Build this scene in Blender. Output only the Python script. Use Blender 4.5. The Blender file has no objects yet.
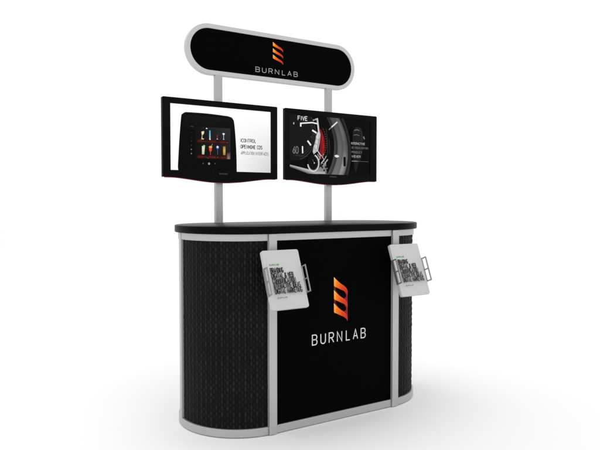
import bpy, bmesh, math, random
from mathutils import Vector, Matrix
from mathutils.geometry import tessellate_polygon

S = bpy.context.scene
COL = S.collection
random.seed(4)

# ------------------------------------------------------------------ camera
cam_d = bpy.data.cameras.new('camera'); cam = bpy.data.objects.new('camera', cam_d); COL.objects.link(cam)
S.camera = cam
YAW, PITCH = 0.5756, 0.0364
cam.location = (-1.8929, -2.5652, 1.1142)
cam.rotation_euler = (math.pi / 2 - PITCH, 0, -YAW)
cam_d.sensor_fit = 'HORIZONTAL'; cam_d.sensor_width = 36.0
cam_d.lens = 36.0 * 628.61 / 600.0
cam_d.clip_start = 0.05; cam_d.clip_end = 400

# ------------------------------------------------------------------ white studio surround
w = bpy.data.worlds.new('World'); S.world = w; w.use_nodes = True
bg = w.node_tree.nodes['Background']
bg.inputs[0].default_value = (1, 1, 1, 1); bg.inputs[1].default_value = 1.08
S.view_settings.view_transform = 'Standard'; S.view_settings.look = 'None'
S.view_settings.exposure = 0; S.view_settings.gamma = 1


def area(name, loc, target, size, power):
    d = bpy.data.lights.new(name, 'AREA'); d.shape = 'SQUARE'; d.size = size; d.energy = power
    o = bpy.data.objects.new(name, d); COL.objects.link(o); o.location = loc
    o.rotation_euler = (Vector(target) - Vector(loc)).to_track_quat('-Z', 'Y').to_euler()
    return o


area('softbox', (-1.2, 2.2, 5.2), (0, .3, .6), 4.6, 44)


# ------------------------------------------------------------------ materials
def mat(name, col, rough=.5, metal=0., spec=.5, noise=None):
    m = bpy.data.materials.new(name); m.use_nodes = True
    nt = m.node_tree; b = nt.nodes['Principled BSDF']
    b.inputs['Base Color'].default_value = (*col, 1); b.inputs['Roughness'].default_value = rough
    b.inputs['Metallic'].default_value = metal; b.inputs['Specular IOR Level'].default_value = spec
    if noise:
        sc, amt, bump, stretch = noise
        tc = nt.nodes.new('ShaderNodeTexCoord'); mp = nt.nodes.new('ShaderNodeMapping')
        mp.inputs['Scale'].default_value = stretch
        n = nt.nodes.new('ShaderNodeTexNoise'); n.inputs['Scale'].default_value = sc; n.inputs['Detail'].default_value = 4
        nt.links.new(tc.outputs['Object'], mp.inputs[0]); nt.links.new(mp.outputs[0], n.inputs['Vector'])
        r = nt.nodes.new('ShaderNodeMapRange')
        r.inputs['To Min'].default_value = max(.02, rough - amt); r.inputs['To Max'].default_value = min(1, rough + amt)
        nt.links.new(n.outputs['Fac'], r.inputs['Value']); nt.links.new(r.outputs[0], b.inputs['Roughness'])
        if bump:
            bp = nt.nodes.new('ShaderNodeBump'); bp.inputs['Strength'].default_value = bump; bp.inputs['Distance'].default_value = .001
            nt.links.new(n.outputs['Fac'], bp.inputs['Height']); nt.links.new(bp.outputs[0], b.inputs['Normal'])
    return m


ALU = mat('satin_aluminium', (.47, .47, .475), .42, .75, .5, (60, .06, .05, (1, 1, .08)))
ALU_POLE = mat('brushed_aluminium_pole', (.42, .42, .43), .38, .85, .5, (80, .06, .05, (1, 1, .05)))
ALU_RING = mat('pale_aluminium_frame', (.53, .53, .535), .45, .6, .5, (60, .05, .03, (1, 1, 1)))
LAMINATE = mat('black_laminate', (.0015, .0015, .0017), .36, 0, .045, (140, .06, .08, (1, 1, 1)))
GRAPHIC = mat('matte_black_graphic', (.0012, .0012, .0013), .6, 0, .015, (30, .05, 0, (1, 1, 1)))
BLACK_PL = mat('black_plastic', (.0022, .0022, .0024), .38, 0, .05, (90, .05, .02, (1, 1, 1)))
DARK_PL = mat('dark_rear_plastic', (.008, .008, .009), .6, 0, .2)
WHITE_PL = mat('white_enclosure', (.53, .53, .535), .4, 0, .3, (50, .05, .02, (1, 1, 1)))
BRACKET = mat('bracket_metal', (.30, .30, .305), .4, .7, .5)
RED_ACC = mat('crimson_accent', (.30, .012, .04), .35, 0, .4)
RUBBER = mat('rubber', (.02, .02, .02), .8, 0, .2)
FLOOR = mat('white_studio_floor', (.925, .925, .925), .75, 0, .1, (3, .04, 0, (1, 1, 1)))

# woven side panels: colour from the height of the weave relief
WEAVE = mat('black_wicker', (.01, .01, .01), .5, 0, .09, (400, .08, .1, (1, 1, .1)))
_nt = WEAVE.node_tree; _a = _nt.nodes.new('ShaderNodeAttribute'); _a.attribute_name = 'Col'
_nt.links.new(_a.outputs['Color'], _nt.nodes['Principled BSDF'].inputs['Base Color'])


def attr_mat(name, emit):
    m = bpy.data.materials.new(name); m.use_nodes = True; nt = m.node_tree; b = nt.nodes['Principled BSDF']
    a = nt.nodes.new('ShaderNodeAttribute'); a.attribute_name = 'Col'
    if emit:
        b.inputs['Base Color'].default_value = (.0008, .0008, .0008, 1); b.inputs['Roughness'].default_value = .3
        b.inputs['Specular IOR Level'].default_value = .02
        nt.links.new(a.outputs['Color'], b.inputs['Emission Color']); b.inputs['Emission Strength'].default_value = emit
    else:
        nt.links.new(a.outputs['Color'], b.inputs['Base Color']); b.inputs['Roughness'].default_value = .5
        b.inputs['Specular IOR Level'].default_value = .15
    return m


INK = attr_mat('printed_ink', 0)
LCD = attr_mat('lcd_picture', 1.0)


# ------------------------------------------------------------------ object helpers
def thing(name, label, cat, loc=(0, 0, 0), group=None):
    o = bpy.data.objects.new(name, None); COL.objects.link(o); o.location = loc; o.empty_display_size = .1
    o['label'] = label; o['category'] = cat
    if group: o['group'] = group
    return o


def link(name, bm, m, parent=None, smooth=None, bevel=0, seg=2):
    """world-space bmesh -> one mesh object, kept in place under its parent"""
    me = bpy.data.meshes.new(name)
    bmesh.ops.recalc_face_normals(bm, faces=bm.faces[:])
    bm.to_mesh(me); bm.free()
    o = bpy.data.objects.new(name, me); COL.objects.link(o)
    for mm in (m if isinstance(m, (list, tuple)) else [m]): me.materials.append(mm)
    if parent:
        o.parent = parent
        off = Vector((0, 0, 0)); p = parent
        while p: off += p.location; p = p.parent
        me.transform(Matrix.Translation(-off))
    if bevel:
        b = o.modifiers.new('bevel', 'BEVEL'); b.width = bevel; b.segments = seg; b.limit_method = 'ANGLE'; b.angle_limit = .6
        b.harden_normals = False
    if smooth or bevel:
        for f in me.polygons: f.use_smooth = True
        me.set_sharp_from_angle(angle=math.radians(smooth or 40))
    return o


def box(bm, x0, x1, y0, y1, z0, z1, M=None):
    v = [bm.verts.new((x, y, z)) for x in (x0, x1) for y in (y0, y1) for z in (z0, z1)]
    for f in ((0, 1, 3, 2), (4, 6, 7, 5), (0, 4, 5, 1), (2, 3, 7, 6), (0, 2, 6, 4), (1, 5, 7, 3)):
        bm.faces.new([v[i] for i in f])
    if M is not None:
        for q in v: q.co = M @ q.co
    return v


def boxo(name, x0, x1, y0, y1, z0, z1, m, parent, bevel=0, M=None):
    bm = bmesh.new(); box(bm, x0, x1, y0, y1, z0, z1, M); return link(name, bm, m, parent, bevel=bevel)


def rrect(x0, x1, z0, z1, r, n=8):
    p = []
    for cx, cz, a0 in ((x1 - r, z1 - r, 0), (x0 + r, z1 - r, 90), (x0 + r, z0 + r, 180), (x1 - r, z0 + r, 270)):
        for i in range(n + 1):
            a = math.radians(a0 + 90 * i / n); p.append((cx + r * math.cos(a), cz + r * math.sin(a)))
    return p


def slab_xz(bm, pts, y0, y1, M=None):
    """closed outline in x,z extruded from y0 to y1"""
    a = [bm.verts.new((x, y0, z)) for x, z in pts]; b = [bm.verts.new((x, y1, z)) for x, z in pts]
    n = len(pts)
    bm.faces.new(a); bm.faces.new(b[::-1])
    for i in range(n): bm.faces.new((a[i], b[i], b[(i + 1) % n], a[(i + 1) % n]))
    if M is not None:
        for q in a + b: q.co = M @ q.co


def ring_xz(bm, out, inn, y0, y1, M=None):
    n = len(out); L = []
    for pts, y in ((out, y0), (inn, y0), (inn, y1), (out, y1)):
        L.append([bm.verts.new((x, y, z)) for x, z in pts])
    for k in range(4):
        A, B = L[k], L[(k + 1) % 4]
        for i in range(n): bm.faces.new((A[i], B[i], B[(i + 1) % n], A[(i + 1) % n]))
    if M is not None:
        for l in L:
            for q in l: q.co = M @ q.co


# ------------------------------------------------------------------ flat graphics (printed or on a lit screen)
class Art:
    """flat coloured shapes in x,z stacked by hair-thin steps towards the viewer (-y)"""
    def __init__(s, y, M=None, step=.00012):
        s.bm = bmesh.new(); s.col = s.bm.loops.layers.float_color.new('Col'); s.y = y; s.step = step; s.M = M

    def face(s, vs, c):
        try: f = s.bm.faces.new(vs)
        except ValueError: return
        for l in f.loops:
            q = c(*l.vert['xz']) if False else (c if not callable(c) else c(l.vert.co.x, l.vert.co.z))
            l[s.col] = (*q, 1)

    def up(s): s.y -= s.step

    def poly(s, pts, c):
        s.up()
        v = [s.bm.verts.new((x, s.y, z)) for x, z in pts]
        for t in tessellate_polygon([[Vector((x, z, 0)) for x, z in pts]]): s.face([v[i] for i in t], c)

    def rect(s, x0, x1, z0, z1, c): s.poly([(x0, z0), (x1, z0), (x1, z1), (x0, z1)], c)

    def disc(s, x, z, r, c, rz=None, n=24):
        s.poly([(x + r * math.cos(2 * math.pi * i / n), z + (rz or r) * math.sin(2 * math.pi * i / n)) for i in range(n)], c)

    def grid(s, f, nu, nv, c):
        """f(u,v)->x,z ; colour per vertex"""
        s.up()
        V = [[s.bm.verts.new((f(i / nu, j / nv)[0], s.y, f(i / nu, j / nv)[1])) for j in range(nv + 1)] for i in range(nu + 1)]
        s_c = c
        for i in range(nu):
            for j in range(nv):
                vs = (V[i][j], V[i + 1][j], V[i + 1][j + 1], V[i][j + 1])
                try: fc = s.bm.faces.new(vs)
                except ValueError: continue
                uv = ((i, j), (i + 1, j), (i + 1, j + 1), (i, j + 1))
                for l, (a, b) in zip(fc.loops, uv): l[s.col] = (*s_c(a / nu, b / nv), 1)

    def stroke(s, pts, wd, c, closed=False, clip=None):
        s.up()
        P = [Vector(p) for p in pts]; n = len(P); L = []; R = []
        for i in range(n):
            a = P[i - 1] if (i or closed) else None; b = P[(i + 1) % n] if (i < n - 1 or closed) else None
            d0 = (P[i] - a).normalized() if a is not None else None; d1 = (b - P[i]).normalized() if b is not None else None
            if d0 is None: d0 = d1
            if d1 is None: d1 = d0
            t = (d0 + d1)
            t = t.normalized() if t.length > 1e-6 else d1
            nn = Vector((-t.y, t.x)); k = 1 / max(.45, nn.dot(Vector((-d1.y, d1.x))))
            L.append(P[i] + nn * wd / 2 * k); R.append(P[i] - nn * wd / 2 * k)
        VL = [s.bm.verts.new((q.x, s.y, q.y)) for q in L]; VR = [s.bm.verts.new((q.x, s.y, q.y)) for q in R]
        for i in range(n if closed else n - 1): s.face((VL[i], VL[(i + 1) % n], VR[(i + 1) % n], VR[i]), c)

    def arc(s, x, z, r, a0, a1, wd, c, rz=None, n=20):
        s.stroke([(x + r * math.cos(math.radians(a0 + (a1 - a0) * i / n)), z + (rz or r) * math.sin(math.radians(a0 + (a1 - a0) * i / n))) for i in range(n + 1)], wd, c)

    def done(s, name, m, parent):
        if s.M is not None:
            for v in s.bm.verts: v.co = s.M @ v.co
        me = bpy.data.meshes.new(name); s.bm.to_mesh(me); s.bm.free()
        # every shape faces the viewer
        o = bpy.data.objects.new(name, me); COL.objects.link(o); me.materials.append(m)
        o.parent = parent; off = Vector((0, 0, 0)); p = parent
        while p: off += p.location; p = p.parent
        me.transform(Matrix.Translation(-off))
        return o


def bez(pts, n=8):
    out = []
    for i in range(len(pts) - 1):
        p0 = Vector(pts[max(0, i - 1)]); p1 = Vector(pts[i]); p2 = Vector(pts[i + 1]); p3 = Vector(pts[min(len(pts) - 1, i + 2)])
        for k in range(n):
            t = k / n
            q = .5 * ((2 * p1) + (p2 - p0) * t + (2 * p0 - 5 * p1 + 4 * p2 - p3) * t * t + (3 * p1 - p0 - 3 * p2 + p3) * t ** 3)
            out.append((q.x, q.y))
    out.append(tuple(pts[-1])); return out


def cv(x, z, rx, rz, a0, a1, n=6):
    return [(x + rx * math.cos(math.radians(a0 + (a1 - a0) * i / n)), z + rz * math.sin(math.radians(a0 + (a1 - a0) * i / n))) for i in range(n + 1)]


# single-line letters in a 1 x 1 box
G = {
 'A': [[(0, 0), (.5, 1), (1, 0)], [(.2, .33), (.8, .33)]],
 'B': [[(0, .52), (.6, .52)] + cv(.6, .76, .36, .24, -60, 90, 5) + [(0, 1), (0, 0)] + [(.62, 0)] + cv(.62, .26, .38, .26, -60, 90, 5)],
 'C': [cv(.5, .72, .5, .28, 20, 180) + cv(.5, .28, .5, .28, 180, 340)],
 'D': [[(0, 0), (0, 1), (.4, 1)] + cv(.5, .6, .5, .4, 80, 0) + cv(.5, .4, .5, .4, 0, -80) + [(.4, 0), (0, 0)]],
 'E': [[(1, 1), (0, 1), (0, 0), (1, 0)], [(0, .52), (.8, .52)]],
 'F': [[(1, 1), (0, 1), (0, 0)], [(0, .52), (.8, .52)]],
 'G': [cv(.5, .72, .5, .28, 20, 180) + cv(.5, .28, .5, .28, 180, 350) + [(1, .45), (.55, .45)]],
 'H': [[(0, 0), (0, 1)], [(1, 0), (1, 1)], [(0, .5), (1, .5)]],
 'I': [[(.5, 0), (.5, 1)]],
 'K': [[(0, 0), (0, 1)], [(1, 1), (0, .42)], [(.3, .58), (1, 0)]],
 'L': [[(.2, 1), (.2, 0), (1, 0)]],
 'M': [[(0, 0), (0, 1), (.5, .35), (1, 1), (1, 0)]],
 'N': [[(0, 0), (0, 1), (1, 0), (1, 1)]],
 'O': [cv(.5, .7, .5, .3, 0, 180) + cv(.5, .3, .5, .3, 180, 360) + [(1, .7)]],
 'P': [[(0, 0), (0, 1), (.55, 1)] + cv(.6, .74, .4, .26, 80, -80) + [(.55, .48), (0, .48)]],
 'R': [[(0, 0), (0, 1), (.55, 1)] + cv(.6, .74, .38, .26, 80, -80) + [(.55, .48), (0, .48)], [(.5, .48), (1, 0)]],
 'S': [cv(.5, .75, .48, .25, 25, 230, 8) + cv(.5, .25, .5, .25, 50, -155, 8)],
 'T': [[(0, 1), (1, 1)], [(.5, 1), (.5, 0)]],
 'U': [[(0, 1), (0, .3)] + cv(.5, .28, .5, .28, 180, 360) + [(1, .3), (1, 1)]],
 'V': [[(0, 1), (.5, 0), (1, 1)]],
 'W': [[(0, 1), (.25, 0), (.5, .8), (.75, 0), (1, 1)]],
 'X': [[(0, 0), (1, 1)], [(0, 1), (1, 0)]],
 'Y': [[(0, 1), (.5, .5), (1, 1)], [(.5, .5), (.5, 0)]],
 '&': [[(1, 0), (.2, .75)] + cv(.45, .8, .25, .2, 170, 0, 6) + [(.1, .35)] + cv(.42, .25, .4, .25, 160, 350, 8) + [(1, .45)]],
 ',': [[(.3, .12), (.15, -.15)]],
 '3': [cv(.45, .76, .45, .24, 150, -80, 8), cv(.45, .26, .5, .26, 80, -150, 8)],
 '6': [[(.85, 1), (.1, .45)] + cv(.5, .28, .45, .28, 160, -200, 12)],
 '0': [cv(.5, .7, .5, .3, 0, 180) + cv(.5, .3, .5, .3, 180, 360) + [(1, .7)]],
}


def text(a, s, x, z, cw, h, pitch, wd, c, fit=None):
    """letters cw wide, h tall, starting every pitch metres; fit = full width of the word"""
    narrow = {'I': .35, ' ': .5, ',': .4}
    if fit:
        tot = sum(narrow.get(ch, 1) for ch in s); k = fit / (tot + (len(s) - 1) * .36); cw = k; gap = k * .36
    cx = x
    for ch in s:
        wch = cw * narrow.get(ch, 1)
        for st in G.get(ch, []):
            off = -(cw - wch) / 2 if ch == 'I' else 0
            a.stroke([(cx + off + p[0] * cw, z + p[1] * h) for p in st], wd, c)
        cx += (wch + gap) if fit else pitch


def lerp3(a, b, t): return tuple(a[i] + (b[i] - a[i]) * t for i in range(3))


def ramp(t, stops):
    for (t0, c0), (t1, c1) in zip(stops, stops[1:]):
        if t <= t1: return lerp3(c0, c1, max(0, (t - t0) / (t1 - t0)))
    return stops[-1][1]


FLAME = [(0, (1.0, .78, .32)), (.09, (1.0, .46, .05)), (.30, (.92, .19, .006)), (.66, (.72, .05, .008)), (1, (.58, .02, .012))]


def at(pts, x):
    for (xa, ya), (xb, yb) in zip(pts, pts[1:]):
        if x <= xb: return ya + (yb - ya) * (x - xa) / max(1e-9, xb - xa)
    return pts[-1][1]


def flame(a, x0, x1, ztop, zbot, slim=1.0):
    """emblem: a ribbon twisting down in three bands, pale yellow at the left turning red at the right"""
    H = ztop - zbot; W_ = x1 - x0
    # upper and lower edge of one band, in fractions of the emblem's width and height
    top = bez([(0, 0), (.14, .050), (.45, .145), (.75, .215), (.92, .272), (1, .345)], 6)
    bot = bez([(0, .185), (.05, .213), (.16, .228), (.45, .280), (.70, .322), (.88, .368), (1, .432)], 6)
    n = len(top) - 1
    P = lambda u, v: (x0 + u * W_, ztop - v * H)
    dr = (.16, .008, .006)
    for k in range(3):
        o = k * .290
        if k < 2 and slim == 1.0:   # the ribbon's dark reverse side seen round each opening
            a.poly([P(0, o + .19), P(.22, o + .235), P(.10, o + .262), P(.14, o + .30), P(.32, o + .38), P(.12, o + .345), P(0, o + .30)], (.13, .006, .006))
            a.poly([P(.70, o + .30), P(.9, o + .36), P(1, o + .40), P(1, o + .66), P(.93, o + .58), P(.72, o + .50), P(.88, o + .47), P(.90, o + .42)], (.26, .010, .008))
        n = len(bot) - 1

        def f(u, v, o=o):
            ux = u ** 1.15; y0 = at(top, ux); y1 = at(bot, ux)
            if slim != 1.0: y1 = y0 + (y1 - y0) * slim
            return P(ux, o + y0 + (y1 - y0) * v)
        a.grid(f, 30, 4, lambda u, v: ramp(min(1, u * .92 + .12 * v), FLAME))


# ================================================================== setting
bm = bmesh.new()
bmesh.ops.create_grid(bm, x_segments=2, y_segments=2, size=120)
fl = link('floor', bm, FLOOR); fl['kind'] = 'structure'

# ================================================================== counter
W, R, ZT, ZB = .3846, .3202, 1.0, .9652
RAIL0, RAIL1, BOT1 = .931, .963, .042
counter = thing('display_counter', 'black rounded exhibition counter with silver frame carrying two upright poles', 'counter')


def stadium(rad, n=48):
    p = [(-W, R - rad), (W, R - rad)]
    p += [(W + rad * math.sin(a), R - rad * math.cos(a)) for a in [math.pi * i / n for i in range(1, n)]]
    p += [(W, R + rad), (-W, R + rad)]
    p += [(-W - rad * math.sin(a), R + rad * math.cos(a)) for a in [math.pi * i / n for i in range(1, n)]]
    return p


def ring_xy(name, ro, ri, z0, z1, m, bevel=0):
    bm = bmesh.new(); L = []
    for rad, z in ((ro, z0), (ri, z0), (ri, z1), (ro, z1)):
        L.append([bm.verts.new((x, y, z)) for x, y in stadium(rad)])
    n = len(L[0])
    for k in range(4):
        A, B = L[k], L[(k + 1) % 4]
        for i in range(n): bm.faces.new((A[i], B[i], B[(i + 1) % n], A[(i + 1) % n]))
    return link(name, bm, m, counter, smooth=35, bevel=bevel)


# countertop: edge profile with a small radius
bm = bmesh.new(); prof = [(.0, ZB), (.0125, ZB), (.0152, ZB + .003), (.0152, ZT - .005), (.0138, ZT - .0016), (.0095, ZT)]
L = [[bm.verts.new((x, y, z)) for x, y in stadium(R + o)] for o, z in prof]
n = len(L[0])
for k in range(len(L) - 1):
    for i in range(n): bm.faces.new((L[k][i], L[k + 1][i], L[k + 1][(i + 1) % n], L[k][(i + 1) % n]))
bm.faces.new(L[0]); bm.faces.new(L[-1])
link('countertop', bm, LAMINATE, counter, smooth=60)
ring_xy('top_rail', R - .002, R - .03, RAIL0, ZB - .0012, ALU, .0012)
ring_xy('bottom_rail', R, R - .03, .004, BOT1, ALU, .0012)
# hidden levelling feet keep the rail just off the floor
for fx, fy in ((-.38, .04), (.38, .04), (-.38, .6), (.38, .6)):
    boxo('foot', fx - .012, fx + .012, fy - .012, fy + .012, 0, .0052, RUBBER, counter)

# straight graphic panels, front and back
PIN = .008
front = boxo('front_panel', -W + .018, W - .018, PIN, PIN + .006, BOT1 - .01, RAIL0 + .01, GRAPHIC, counter)
boxo('back_panel', -W + .018, W - .018, 2 * R - PIN - .006, 2 * R - PIN, BOT1 - .01, RAIL0 + .01, GRAPHIC, counter)
boxo('inner_shelf', -W, W, .05, .58, .50, .518, DARK_PL, counter)


# curved woven panels: real basket-weave relief
def woven(side, back):
    a0, a1 = (0.035, math.pi / 2) if not back else (math.pi / 2, math.pi - .035)
    bm = bmesh.new(); z0, z1 = BOT1 - .006, RAIL0 + .006; shade = []; row_tone = [random.uniform(.82, 1.12) for _ in range(40)]
    cols = 34; rows = 30; su, sv = 4, 6
    nu, nv = cols * su, rows * sv
    rad = R - .010
    rnd = {}
    grid = []
    for i in range(nu + 1):
        a = a0 + (a1 - a0) * i / nu; cu = i / su; line = []
        for j in range(nv + 1):
            c = min(cols - 1, int(cu)); rv = j / sv + (.5 if c % 2 else 0)
            r_ = int(rv)
            key = (c, r_)
            if key not in rnd: rnd[key] = random.uniform(.7, 1.2) * row_tone[r_ % 40]
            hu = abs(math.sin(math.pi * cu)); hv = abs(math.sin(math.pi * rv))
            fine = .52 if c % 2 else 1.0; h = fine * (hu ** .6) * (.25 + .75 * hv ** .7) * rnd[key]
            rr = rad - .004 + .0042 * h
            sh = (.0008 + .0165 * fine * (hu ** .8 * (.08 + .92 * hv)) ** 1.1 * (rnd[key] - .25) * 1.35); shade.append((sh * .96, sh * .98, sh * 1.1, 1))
            line.append(bm.verts.new((side * (W + rr * math.sin(a)), R - rr * math.cos(a), z0 + (z1 - z0) * j / nv)))
        grid.append(line)
    for i in range(nu):
        for j in range(nv): bm.faces.new((grid[i][j], grid[i + 1][j], grid[i + 1][j + 1], grid[i][j + 1]))
    o = link('woven_side_panel', bm, WEAVE, counter, smooth=75)
    ca = o.data.color_attributes.new('Col', 'FLOAT_COLOR', 'POINT')   # random tone per strand, with groove shade painted into the colour
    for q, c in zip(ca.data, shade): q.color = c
    m = o.modifiers.new('thickness', 'SOLIDIFY'); m.thickness = .003; m.offset = 0
    return o


for sd in (-1, 1):
    for bk in (False, True): woven(sd, bk)


def post(cx, cy, ang, wd=.043, dp=.028, proud=.008, groove=True, z0=.003):
    """box extrusion with a slot, outer face towards ang (0 = front)"""
    M = Matrix.Translation((cx, cy, 0)) @ Matrix.Rotation(ang, 4, 'Z')
    bm = bmesh.new()
    h = wd / 2
    prof = [(-h, -proud), (h, -proud), (h, dp), (-h, dp)]
    if groove:   # shallow channel down one side where the panel slides in
        prof = [(-h, -proud), (h, -proud), (h, -.001), (h - .003, -.001), (h - .003, .003), (h, .003), (h, dp), (-h, dp), (-h, .003), (-h + .003, .003), (-h + .003, -.001), (-h, -.001)]
    A = [bm.verts.new(M @ Vector((x, y, z0))) for x, y in prof]; B = [bm.verts.new(M @ Vector((x, y, ZB - .0015))) for x, y in prof]
    k = len(prof)
    bm.faces.new(A); bm.faces.new(B)
    for i in range(k): bm.faces.new((A[i], A[(i + 1) % k], B[(i + 1) % k], B[i]))
    link('post', bm, ALU, counter, bevel=.0012)


for sx in (-1, 1):
    post(sx * W, 0, 0); post(sx * W, 2 * R, math.pi)
    a = 1.70
    post(sx * (W + (R - .001) * math.sin(a)), R - (R - .001) * math.cos(a), sx * a, wd=.034, dp=.02, proud=.0015, groove=False, z0=BOT1 + .0005)

# print on the front panel
ap = Art(PIN - .0002)
flame(ap, -.0175, .069, .734, .503)
ap.done('flame_emblem', INK, front)
ap = Art(PIN - .0002)
text(ap, 'BURNLAB', -.150, .402, .0285, .0495, .0513, .0052, (.72, .72, .73))
ap.done('lettering', INK, front)

# poles standing on the countertop
for sx in (-1, 1):
    bm = bmesh.new()
    x0, x1, y0, y1 = sx * .3725 - .0215, sx * .3725 + .0215, .594, .622
    pts = rrect(x0, x1, y0, y1, .004, 4)
    A = [bm.verts.new((x, y, ZT - .02)) for x, y in pts]; B = [bm.verts.new((x, y, 1.8105)) for x, y in pts]
    bm.faces.new(A); bm.faces.new(B); k = len(pts)
    for i in range(k): bm.faces.new((A[i], A[(i + 1) % k], B[(i + 1) % k], B[i]))
    link('support_pole', bm, ALU_POLE, counter, smooth=50)

# ================================================================== header sign
HX0, HX1, HZ0, HZ1 = -.5625, .5715, 1.8095, 2.0855
hr = (HZ1 - HZ0) / 2
sign = thing('header_sign', 'long black sign with rounded ends and silver rim above the two screens', 'sign', (0, .615, HZ0))


def stad_xz(x0, x1, z0, z1, n=32):
    r = (z1 - z0) / 2; c = (z0 + z1) / 2
    return [(x1 - r + r * math.sin(a), c - r * math.cos(a)) for a in [math.pi * i / n for i in range(n + 1)]] + \
           [(x0 + r - r * math.sin(a), c + r * math.cos(a)) for a in [math.pi * i / n for i in range(n + 1)]]


bm = bmesh.new(); rw = .0255
ring_xz(bm, stad_xz(HX0, HX1, HZ0, HZ1), stad_xz(HX0 + rw, HX1 - rw, HZ0 + rw, HZ1 - rw), .600, .630)
link('rim', bm, ALU_RING, sign, bevel=.002)
bm = bmesh.new(); slab_xz(bm, stad_xz(HX0 + rw - .002, HX1 - rw + .002, HZ0 + rw - .002, HZ1 - rw + .002), .6045, .627)
hp = link('sign_panel', bm, GRAPHIC, sign, smooth=40)
ah = Art(.6043); flame(ah, -.023, .046, 2.041, 1.917, .86); ah.done('flame_emblem', INK, hp)
ah = Art(.6043); text(ah, 'BURNLAB', -.137, 1.8585, .0255, .0265, .0428, .0029, (.46, .46, .47)); ah.done('lettering', INK, hp)

# ================================================================== televisions
TY, TW, TH, TZ, TG = .553, .6901, .4146, 1.2455, .0248


def television(x0, sx0, label, picture):
    """x0 = left edge of the casing, sx0 = left edge of the lit area"""
    x1 = x0 + TW; z1 = TZ + TH; cx = (x0 + x1) / 2
    t = thing('television', label, 'television', (cx, TY + .02, TZ), 'flat televisions on the poles')
    sx1, sz0, sz1 = sx0 + .604, 1.282, 1.6285

    def chin(x, d=0):
        u = (x - cx) / (TW / 2)
        return TZ - d - .0255 * max(0, math.cos(min(1, abs(u) / .86) * math.pi / 2)) ** 1.5
    def outline(g):
        N = 40
        out = []
        r = .006
        bot = [(x0 + g + (TW - 2 * g) * i / N) for i in range(N + 1)]
        out += [(x, chin(x) + g) for x in bot]
        out += [(x1 - g, z1 - g - r), (x1 - g - r * .3, z1 - g - r * .3), (x1 - g - r, z1 - g)]
        out += [(x1 - g - r - (TW - 2 * g - 2 * r) * i / 12, z1 - g) for i in range(1, 12)]
        out += [(x0 + g + r, z1 - g), (x0 + g + r * .3, z1 - g - r * .3), (x0 + g, z1 - g - r)]
        return out
    # casing front: outline slab with a rectangular opening, made as four bars of one mesh with bevelled step
    bm = bmesh.new()
    o = outline(0)
    def inner(p):
        return (min(max(p[0], sx0 - .001), sx1 + .001), min(max(p[1], sz0 - .001), sz1 + .001))
    inn = [inner(p) for p in o]
    # opening corners must be hit exactly
    n = len(o)
    Lf = [bm.verts.new((x, TY, z)) for x, z in o]; Lb = [bm.verts.new((x, TY + .02, z)) for x, z in o]
    cor = [(sx0, sz0), (sx1, sz0), (sx1, sz1), (sx0, sz1)]
    def quad_front(y):
        pass
    If = [bm.verts.new((x, TY, z)) for x, z in cor]; Ib = [bm.verts.new((x, TY + .0045, z)) for x, z in cor]
    N = 40; seg = {0: list(range(0, N + 1)), 1: [N, N + 1, N + 2, N + 3], 2: list(range(N + 3, N + 3 + 12 + 1)), 3: [N + 15, N + 16, N + 17, 0]}
    idx_tr = N + 3; idx_tl = idx_tr + 12
    seg = {0: list(range(0, N + 1)), 1: list(range(N, idx_tr + 1)), 2: list(range(idx_tr, idx_tl + 1)), 3: list(range(idx_tl, n)) + [0]}
    for k in range(4):
        ids = seg[k]
        a, b = If[k], If[(k + 1) % 4]
        bm.faces.new([Lf[i] for i in ids] + [b, a])
        bm.faces.new((a, b, Ib[(k + 1) % 4], Ib[k]))
    for i in range(n): bm.faces.new((Lf[i], Lf[(i + 1) % n], Lb[(i + 1) % n], Lb[i]))
    bm.faces.new(Lb)
    fr = link('bezel', bm, BLACK_PL, t, smooth=30)
    # crimson translucent lip following the lower edge
    bm = bmesh.new()
    xs = [x0 + .012 + (TW - .024) * i / 36 for i in range(37)]
    P = [(x, chin(x) - .0002) for x in xs] + [(x, chin(x) - .0032) for x in xs[::-1]]
    slab_xz(bm, P, TY + .001, TY + .012)
    link('accent_lip', bm, RED_ACC, t, smooth=30)
    # rear housing, pole clamp and its arms
    boxo('rear_housing', x0 + .05, x1 - .05, TY + .0195, TY + .034, TZ + .04, z1 - .04, DARK_PL, t, bevel=.004)
    px = -.3725 if cx < 0 else .3725
    boxo('pole_clamp', px - .0345, px + .0345, TY + .0335, .5945, 1.38, 1.52, DARK_PL, t, bevel=.001)
    # lit display
    boxo_s = boxo('screen', sx0 + .0002, sx1 - .0002, TY + .0040, TY + .0090, sz0 + .0002, sz1 - .0002, BLACK_PL, t)
    a = Art(TY + .0038); picture(a, sx0 + .0006, sx1 - .0006, sz0 + .0006, sz1 - .0006)
    a.done('picture', LCD, boxo_s)
    # maker's lettering on the chin
    a = Art(TY - .0002); text(a, 'SAMSUNG', cx - .024, 1.2655, 0, .0065, 0, .0011, (.12, .12, .13), fit=.050)
    a.done('lettering', INK, fr)
    return t


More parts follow.
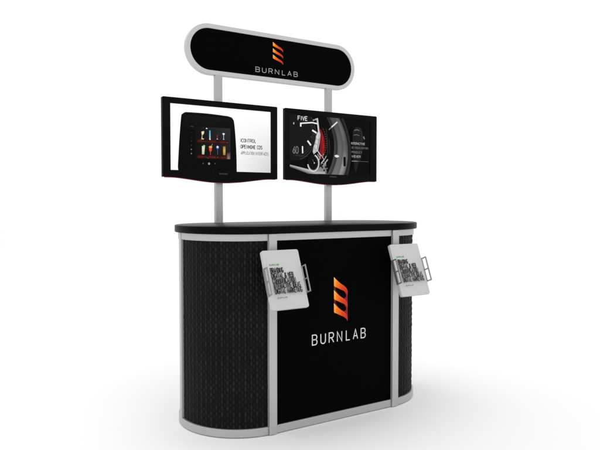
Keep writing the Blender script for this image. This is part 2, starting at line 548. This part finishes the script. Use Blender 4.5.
def pic_left(a, x0, x1, z0, z1):
    wt = (1.0, 1.0, 1.0)
    a.grid(lambda u, v: (x0 + u * (x1 - x0), z0 + v * (z1 - z0)), 20, 14,
           lambda u, v: lerp3(wt, (.66, .66, .68), max(0, (u - .45) / .55) ** 1.2 * max(0, 1 - v * 1.15) ** .9))
    # rounded black device standing on the lower edge of the picture
    dev = [(-.629, z0), (-.285, z0)] + bez([(-.285, z0 + .002), (-.286, 1.36), (-.291, 1.46), (-.299, 1.545), (-.307, 1.570), (-.328, 1.583)], 6) + \
          bez([(-.34, 1.585), (-.46, 1.590), (-.570, 1.589), (-.590, 1.5865), (-.604, 1.577), (-.611, 1.560), (-.622, 1.44), (-.631, 1.30)], 6)
    dev = [p for p in dev if p[1] >= z0]
    a.poly(dev, (.0032, .0032, .0035))
    a.stroke([p for p in bez([(-.300, 1.545), (-.309, 1.569), (-.328, 1.581), (-.46, 1.5865), (-.575, 1.5845), (-.594, 1.579), (-.606, 1.565)], 5)], .002, (.012, .012, .013))
    a.stroke([(-.287, z0 + .012), (-.288, 1.36), (-.293, 1.46), (-.300, 1.545)], .0015, (.02, .02, .02))
    a.grid(lambda u, v: (-.598 + u * .288 + (u - .5) * .018 * (1 - v), z0 + .004 + v * .288), 12, 12,
           lambda u, v: lerp3((.0032, .0032, .0035), (.012, .012, .013), max(0, v - .72) * 2.2 * (1 - abs(u - .5))))
    # its little menu and display
    a.grid(lambda u, v: (-.532 + u * .208, 1.346 + v * .172), 10, 8,
           lambda u, v: lerp3((.006, .004, .004), (.022, .024, .028), u * v + .25 * u))
    # glass shelves with warm light
    rnd = random.Random(3)
    for zc in (1.440, 1.357):
        a.grid(lambda u, v: (-.520 + u * .185, zc - .010 + v * .020), 14, 2,
               lambda u, v: (.07 + .05 * math.sin(u * 17), .012, .008) if v == .5 else (.012, .004, .004))
    for k in range(40):
        bx, bz = rnd.uniform(-.515, -.335), rnd.choice((1.441, 1.357)) + rnd.uniform(-.007, .007)
        a.disc(bx, bz, rnd.uniform(.001, .0028), rnd.choice(((.22, .03, .02), (.3, .10, .02), (.12, .02, .03), (.04, .04, .02))), n=6)
    # top row of drinks
    a.poly([(-.499, 1.490), (-.482, 1.494), (-.486, 1.478), (-.494, 1.470), (-.493, 1.454), (-.485, 1.450), (-.499, 1.450), (-.496, 1.470)], (.75, .62, .32))
    a.disc(-.490, 1.486, .007, (.80, .78, .45)); a.disc(-.490, 1.452, .006, (.7, .6, .4), .003)
    a.disc(-.468, 1.509, .0045, (.9, .85, .65), .003)
    a.grid(lambda u, v: (-.4535 + u * .008, 1.452 + v * .048), 2, 6, lambda u, v: lerp3((.45, .62, .60), (.02, .42, .68), v))
    a.disc(-.449, 1.452, .005, (.8, .75, .6), .003)
    a.poly([(-.408, 1.478), (-.403, 1.478), (-.4045, 1.458), (-.4075, 1.458)], (.35, .03, .02)); a.disc(-.406, 1.456, .004, (.7, .55, .5), .0025)
    a.poly([(-.377, 1.488), (-.359, 1.488), (-.3665, 1.477), (-.3665, 1.457), (-.3695, 1.457), (-.3695, 1.477)], (.55, .62, .75))
    a.disc(-.368, 1.486, .006, (.85, .88, .95), .004); a.disc(-.368, 1.456, .005, (.5, .5, .6), .002)
    # lower row
    a.grid(lambda u, v: (-.4965 + u * (.013 + .004 * v), 1.370 + v * .044), 2, 6, lambda u, v: lerp3((.55, .60, .30), (.72, .85, .62), v))
    a.disc(-.484, 1.414, .006, (.45, .65, .25))
    a.poly([(-.457, 1.415), (-.436, 1.415), (-.440, 1.392), (-.4455, 1.384), (-.4455, 1.368), (-.4485, 1.368), (-.4485, 1.384), (-.454, 1.392)], (.72, .07, .025))
    a.disc(-.446, 1.411, .009, (.85, .35, .12), .006); a.stroke([(-.444, 1.414), (-.434, 1.428)], .0015, (.5, .6, .2))
    a.disc(-.405, 1.411, .0085, (.10, .18, .65)); a.disc(-.405, 1.413, .0055, (.80, .85, 1.0)); a.stroke([(-.405, 1.402), (-.405, 1.372)], .0025, (.12, .14, .3))
    a.grid(lambda u, v: (-.372 + u * .014, 1.370 + v * .048), 2, 6, lambda u, v: lerp3((.30, .14, .03), (.62, .38, .10), math.sin(v * 3)))
    a.grid(lambda u, v: (-.352 + u * .025, 1.350 + v * .038), 4, 4, lambda u, v: lerp3((.02, .015, .02), (.34, .22, .20), math.sin(u * 3.1) * (1 - v)))
    for x, z, r, c in ((-.491, 1.3205, .0035, .10), (-.456, 1.321, .0062, .32), (-.421, 1.322, .0035, .09)): a.disc(x, z, r, (c, c, c))
    for z, c in ((1.393, .22), (1.371, .25), (1.415, .03), (1.437, .03)): a.disc(-.558, z, .0035, (c, c, c), n=10)
    a.rect(-.563, -.545, 1.512, 1.5155, (.06, .06, .06))
    a.rect(-.563, -.551, 1.48, 1.483, (.02, .02, .02)); a.rect(-.563, -.551, 1.455, 1.458, (.02, .02, .02))
    # caption
    ink = (.055, .055, .06)
    text(a, 'ICONTROL', -.2655, 1.447, 0, .0185, 0, .0034, ink, fit=.096)
    text(a, 'OPENHOME CDS', -.2655, 1.4125, 0, .0185, 0, .0034, ink, fit=.136)
    text(a, 'APPLICATION INTERFACES', -.2655, 1.3785, 0, .0165, 0, .0021, (.11, .11, .12), fit=.174)


def pic_right(a, x0, x1, z0, z1):
    a.grid(lambda u, v: (x0 + u * (x1 - x0), z0 + v * (z1 - z0)), 16, 10, lambda u, v: (.0032, .0032, .0035))
    cl = lambda p: (min(max(p[0], x0), x1), min(max(p[1], z0), z1))
    # brushed case body along the lower left
    body = [(x0, 1.334), (.12, 1.318), (.20, 1.300), (.27, 1.315), (.315, 1.345), (.33, z0), (.19, z0), (x0 + .10, z0 + .012), (x0, 1.320)]
    a.poly([cl(p) for p in body], (.10, .10, .105))
    a.grid(lambda u, v: cl((x0 + u * .20, 1.333 - u * .035 - v * (.012 + .022 * u))), 14, 4, lambda u, v: lerp3((.52, .52, .53), (.10, .10, .105), min(1, abs(v - .3 * u) * 1.3)))
    a.poly([cl(p) for p in ((.236, 1.284), (.262, 1.318), (.296, 1.330), (.322, 1.362), (.318, 1.284))], (.24, .24, .245))
    a.grid(lambda u, v: cl((.236 + u * .078, 1.286 + v * .022 * (1 - .3 * u))), 6, 3, lambda u, v: (.50 - .25 * v,) * 3)
    # long curved flange of the case: bright brushed bands
    def band(xb, xt, bow, wd0, wd1, shade, n=18):
        def f(u, v):
            zz = z0 + v * (z1 - z0); q = 4 * v * (1 - v)
            return cl((xb + (xt - xb) * v + bow * q + (u - .5) * (wd0 + (wd1 - wd0) * v), zz))
        a.grid(f, 6, n, shade)
    band(.385, .372, .045, .10, .06, lambda u, v: lerp3((.035, .035, .038), (.17, .17, .175), math.sin(math.pi * u) * (1 - .65 * v)))
    band(.345, .335, .055, .03, .022, lambda u, v: (.025 + .06 * (1 - u) * (1 - v),) * 3)
    band(.436, .405, .046, .048, .032, lambda u, v: lerp3((.05, .05, .05), (.36, .36, .37), (1 - abs(u - .35) * 1.4) * (1 - .78 * v) * (.7 + .3 * math.sin(v * 9))))
    band(.475, .44, .040, .024, .02, lambda u, v: (.012 + .02 * u,) * 3)
    a.poly(rrect(.452, .470, 1.335, 1.394, .006, 3), (.003, .003, .003))
    a.stroke([(.449, 1.34), (.450, 1.392)], .0018, (.2, .2, .2))
    # red and silver bezel segment
    red = [(.262, 1.560), (.285, 1.548), (.307, 1.505), (.313, 1.455), (.308, 1.410), (.292, 1.378), (.272, 1.368), (.262, 1.39), (.275, 1.44), (.272, 1.50)]
    a.poly(red, (.20, .010, .013))
    a.poly([(.285, 1.535), (.299, 1.50), (.304, 1.455), (.299, 1.41), (.292, 1.40), (.294, 1.45), (.290, 1.50)], (.34, .018, .022))
    a.stroke(bez([(.319, 1.56), (.329, 1.50), (.332, 1.44), (.327, 1.39)], 5), .004, (.02, .05, .03))
    a.stroke(bez([(.342, 1.50), (.346, 1.45), (.344, 1.41)], 5), .004, (.06, .02, .05))
    a.poly([(.252, 1.525), (.270, 1.548), (.279, 1.520), (.272, 1.470), (.262, 1.425), (.230, 1.400), (.222, 1.415), (.232, 1.46)], (.52, .53, .53))
    a.stroke([(.262, 1.53), (.245, 1.43)], .004, (.85, .86, .86)); a.stroke([(.270, 1.50), (.256, 1.43)], .003, (.10, .13, .11))
    for k in range(7):
        z = 1.512 - k * .015; a.stroke([(.240 - k * .002, z), (.266 - k * .0035, z - .010)], .0022, (.10, .12, .11) if k % 2 else (.72, .74, .73))
    a.poly(bez([(.250, 1.605), (.258, 1.618), (.264, 1.585), (.268, 1.555), (.262, 1.53), (.256, 1.56), (.250, 1.605)], 5), (.62, .62, .62))
    # dial: black disc with ticks, hands and numeral
    dx, dz, dr = .085, 1.520, .158
    a.poly([cl((dx + dr * math.cos(math.radians(t)), dz + dr * 1.02 * math.sin(math.radians(t)))) for t in range(-90, 91, 5)] + [(x0, z1), (x0, 1.362)], (.009, .009, .0095))
    a.stroke([p for p in [(dx + dr * math.cos(math.radians(t)), dz + dr * 1.02 * math.sin(math.radians(t))) for t in range(-74, 40, 4)] if p[1] < z1 - .003], .004, (.045, .045, .047))
    a.stroke([p for p in [(dx + (dr - .012) * math.cos(math.radians(t)), dz + (dr - .012) * math.sin(math.radians(t))) for t in range(-74, 38, 4)] if p[1] < z1 - .003], .0015, (.05, .05, .05))
    for t in range(-80, 36, 4):
        c_, s_ = math.cos(math.radians(t)), math.sin(math.radians(t))
        a.stroke([(dx + .130 * c_, dz + .130 * s_), (dx + .137 * c_, dz + .137 * s_)], .001, (.12, .12, .12))
    br = (.88, .88, .87)
    text(a, 'FIVE', .114, 1.596, 0, .023, 0, .0042, (.7, .7, .7), fit=.066)
    a.stroke([(.129, 1.577), (.215, 1.587), (.250, 1.583)], .0075, br); a.stroke([(.133, 1.558), (.133, 1.580)], .010, br)
    a.stroke([(.220, 1.600), (.252, 1.613)], .007, (.5, .5, .5)); a.stroke([(.222, 1.606), (.252, 1.602)], .004, (.2, .2, .2))
    a.stroke([(.214, 1.542), (.246, 1.527)], .010, br)
    a.stroke([(.181, 1.478), (.205, 1.452)], .010, br)
    a.stroke([(.145, 1.444), (.146, 1.402)], .0085, br)
    a.disc(.084, 1.574, .004, (.5, .5, .5), .007, 8)
    a.stroke([(.220, 1.522), (.235, 1.517)], .002, (.1, .1, .1)); a.stroke([(.200, 1.505), (.212, 1.497)], .002, (.1, .1, .1))
    text(a, '60', .078, 1.400, 0, .040, 0, .006, (.16, .16, .16), fit=.036)
    for k in range(9): a.stroke([(.083 + k * .012, 1.389 - k * .0005), (.088 + k * .012, 1.387 - k * .0005)], .0016, (.12, .12, .12))
    # sub-dial ring
    a.disc(.221, 1.347, .043, (.006, .006, .006), .050); a.arc(.221, 1.347, .040, -170, 75, .0085, (.62, .62, .63), .048)
    a.arc(.221, 1.347, .033, -160, 60, .0015, (.14, .14, .14), .040); a.disc(.228, 1.348, .004, (.75, .75, .75))
    a.stroke([(.228, 1.348), (.214, 1.368)], .0015, (.2, .2, .2))
    rnd = random.Random(11)      # small screws, teeth and engraved marks of the movement
    for k in range(90):
        t = rnd.random(); x = .205 + .115 * rnd.random(); z = 1.30 + .115 * rnd.random()
        if (x - .221) ** 2 + (z - 1.347) ** 2 < .05 ** 2: continue
        g = rnd.choice((.01, .02, .05, .12, .25, .5)); ang = rnd.choice((.7, .9, 2.3, 1.2)); l = rnd.uniform(.002, .010)
        a.stroke([cl((x, z)), cl((x + l * math.cos(ang), z + l * math.sin(ang)))], rnd.uniform(.0015, .004), (g, g, g * 1.02))
    for k in range(26):
        z = 1.385 + k * .0068; x = .278 + .030 * math.sin((z - 1.37) * 16.5)
        a.stroke([(x, z), (x + .007, z + .003)], .0018, (.12, .01, .012) if k % 2 else (.45, .10, .10))
    for k in range(34):          # fine ring of marks inside the flange
        v = k / 33; zz = z0 + .02 + v * (z1 - z0 - .04); q = 4 * v * (1 - v)
        a.stroke([(.352 + .052 * q - .012 * v, zz), (.358 + .052 * q - .012 * v, zz + .001)], .0014, (.10, .10, .10))
    a.stroke(bez([(.252, 1.36), (.268, 1.395), (.290, 1.37), (.306, 1.392)], 5), .004, (.5, .5, .5))
    # glints
    a.stroke([(.344, 1.566), (.388, 1.601)], .008, (.8, .8, .8)); a.stroke([(.325, 1.550), (.345, 1.567)], .006, (.22, .22, .22))
    a.poly(bez([(.366, 1.396), (.384, 1.402), (.402, 1.395), (.396, 1.388), (.378, 1.386), (.366, 1.396)], 5), (.80, .78, .75))
    for p, q, c in (((.268, 1.345), (.290, 1.368), .55), ((.280, 1.330), (.300, 1.350), .35), ((.292, 1.345), (.318, 1.372), .45), ((.262, 1.31), (.28, 1.33), .30), ((.240, 1.40), (.262, 1.375), .30), ((.238, 1.425), (.262, 1.395), .65)):
        a.stroke([p, q], .006, (c, c, c))
    for x, z in ((.276, 1.322), (.30, 1.325), (.29, 1.305)): a.disc(x, z, .007, (.02, .02, .02), n=10)
    # faint second watch and caption at the right
    a.poly(bez([(.505, 1.55), (.53, 1.578), (.57, 1.572), (.585, 1.53), (.59, 1.47), (.575, 1.40), (.55, 1.35), (.53, 1.30), (.515, 1.36), (.505, 1.45), (.505, 1.55)], 4), (.014, .014, .015))
    a.stroke(bez([(.517, 1.557), (.538, 1.563), (.557, 1.558)], 4), .007, (.12, .12, .12)); a.stroke(bez([(.512, 1.527), (.535, 1.532), (.557, 1.527)], 4), .006, (.10, .10, .10))
    a.stroke(bez([(.56, 1.575), (.575, 1.54), (.578, 1.50)], 4), .003, (.05, .05, .05)); a.stroke([(.590, 1.524), (.598, 1.508)], .008, (.22, .22, .22))
    text(a, 'INTERACTIVE', .493, 1.471, 0, .0125, 0, .0024, (.42, .42, .42), fit=.106)
    text(a, '3D VISUALISATION', .493, 1.4455, 0, .0110, 0, .0017, (.19, .19, .19), fit=.130)
    text(a, 'PRODUCT', .493, 1.4170, 0, .0115, 0, .0018, (.20, .20, .20), fit=.080)
    text(a, 'VIEWER', .493, 1.3905, 0, .0125, 0, .0026, (.36, .36, .36), fit=.068)
    a.stroke([(.493, 1.3675), (.540, 1.3675)], .005, (.24, .24, .24)); a.stroke([(.540, 1.3675), (.624, 1.3675)], .0018, (.16, .16, .16))


television(-TG - TW, -.6715, 'flat television showing a black drinks device on a white screen', pic_left)
television(TG, .060, 'flat television showing a dark close-up of a watch dial', pic_right)


# ================================================================== tablets on the front posts
def tablet(px, label):
    t = thing('tablet_holder', label, 'tablet', (px, -.116, .7615), 'tilted tablets on the front posts')
    w_, h_, th = .199, .280, .020
    M = Matrix.Translation((px, -.116, .7615)) @ Matrix.Rotation(-.366, 4, 'X')
    # M maps local x,z on the plate; local -y is out of its face
    bm = bmesh.new()
    slab_xz(bm, rrect(-w_ / 2, w_ / 2, -h_ / 2, h_ / 2, .011, 6), 0, th, M)
    body = link('enclosure', bm, WHITE_PL, t, bevel=.0028, seg=3)
    # raised lip framing the display, a hair proud of the plate
    bm = bmesh.new(); slab_xz(bm, rrect(-.083, .083, -.116, .112, .004, 4), -.0004, .002, M)
    scr = link('screen', bm, mat('display_white', (.535, .535, .54), .4, 0, .3) if 'display_white' not in bpy.data.materials else bpy.data.materials['display_white'], t)
    # uv -> plate coordinates
    X = lambda u: (u - .5) * w_
    Z = lambda v: (v - .5) * h_
    a = Art(-.0006, M)
    blk = (.018, .018, .019)
    text(a, 'BURNLAB', X(.135), Z(.737), 0, .0070, 0, .0015, (.05, .34, .07), fit=.050)
    rows = (('BRANDING', .470, .690, .634), ('DIGITAL & WEB', .718, .630, .542 + .032), ('COMMUNICATION', .745, .566, .509),
            ('INTERACTIVE IDEAS', .840, .500, .440), ('DIGITAL MARKETING', .850, .432, .372), )
    tops = [.693, .604, .515, .426, .337]
    hs = .0222
    for (s, ur, _, _), vt in zip(rows, tops):
        text(a, s, X(.137), Z(vt) - hs, 0, hs, 0, .0039, blk, fit=X(ur) - X(.137))
    text(a, 'BURNLAB', X(.16), Z(.185) - .002, 0, .0055, 0, .0015, (.16, .16, .16), fit=.050)
    a.done('display_text', INK, scr)
    # clamp ladders standing forward from both long edges
    for s in (-1, 1):
        bm = bmesh.new(); xa, xb = (w_ / 2 - .001, w_ / 2 + .004)
        if s < 0: xa, xb = -xb, -xa
        zt, zb, fw = .056, -.074, -.034
        fw = -.034 if s > 0 else -.026
        box(bm, xa, xb, fw, fw + .006, zb, zt, M)
        box(bm, xa, xb, -.002, .016, zb - .0005, zt + .0005, M)
        for zc in (zt - .003, (zt + zb) / 2 , zb + .003): box(bm, xa + .0003, xb - .0003, fw + .005, -.0015, zc - .003, zc + .003, M)
        link('side_clamp', bm, BRACKET, t, bevel=.0008)
    # arm back to the post
    bm = bmesh.new()
    box(bm, px - .016, px + .016, -.100, -.0078, .750, .782)
    link('mounting_arm', bm, BRACKET, t, bevel=.002)
    bm = bmesh.new(); box(bm, -.045, .045, th - .0005, th + .010, -.05, .05, M); link('back_plate', bm, BRACKET, t, bevel=.001)
    return t


tablet(-.3825, 'white tablet held on the front post beside the wide woven panel at left')
tablet(.3865, 'white tablet held on the front post, its clamp jutting past the right counter end')
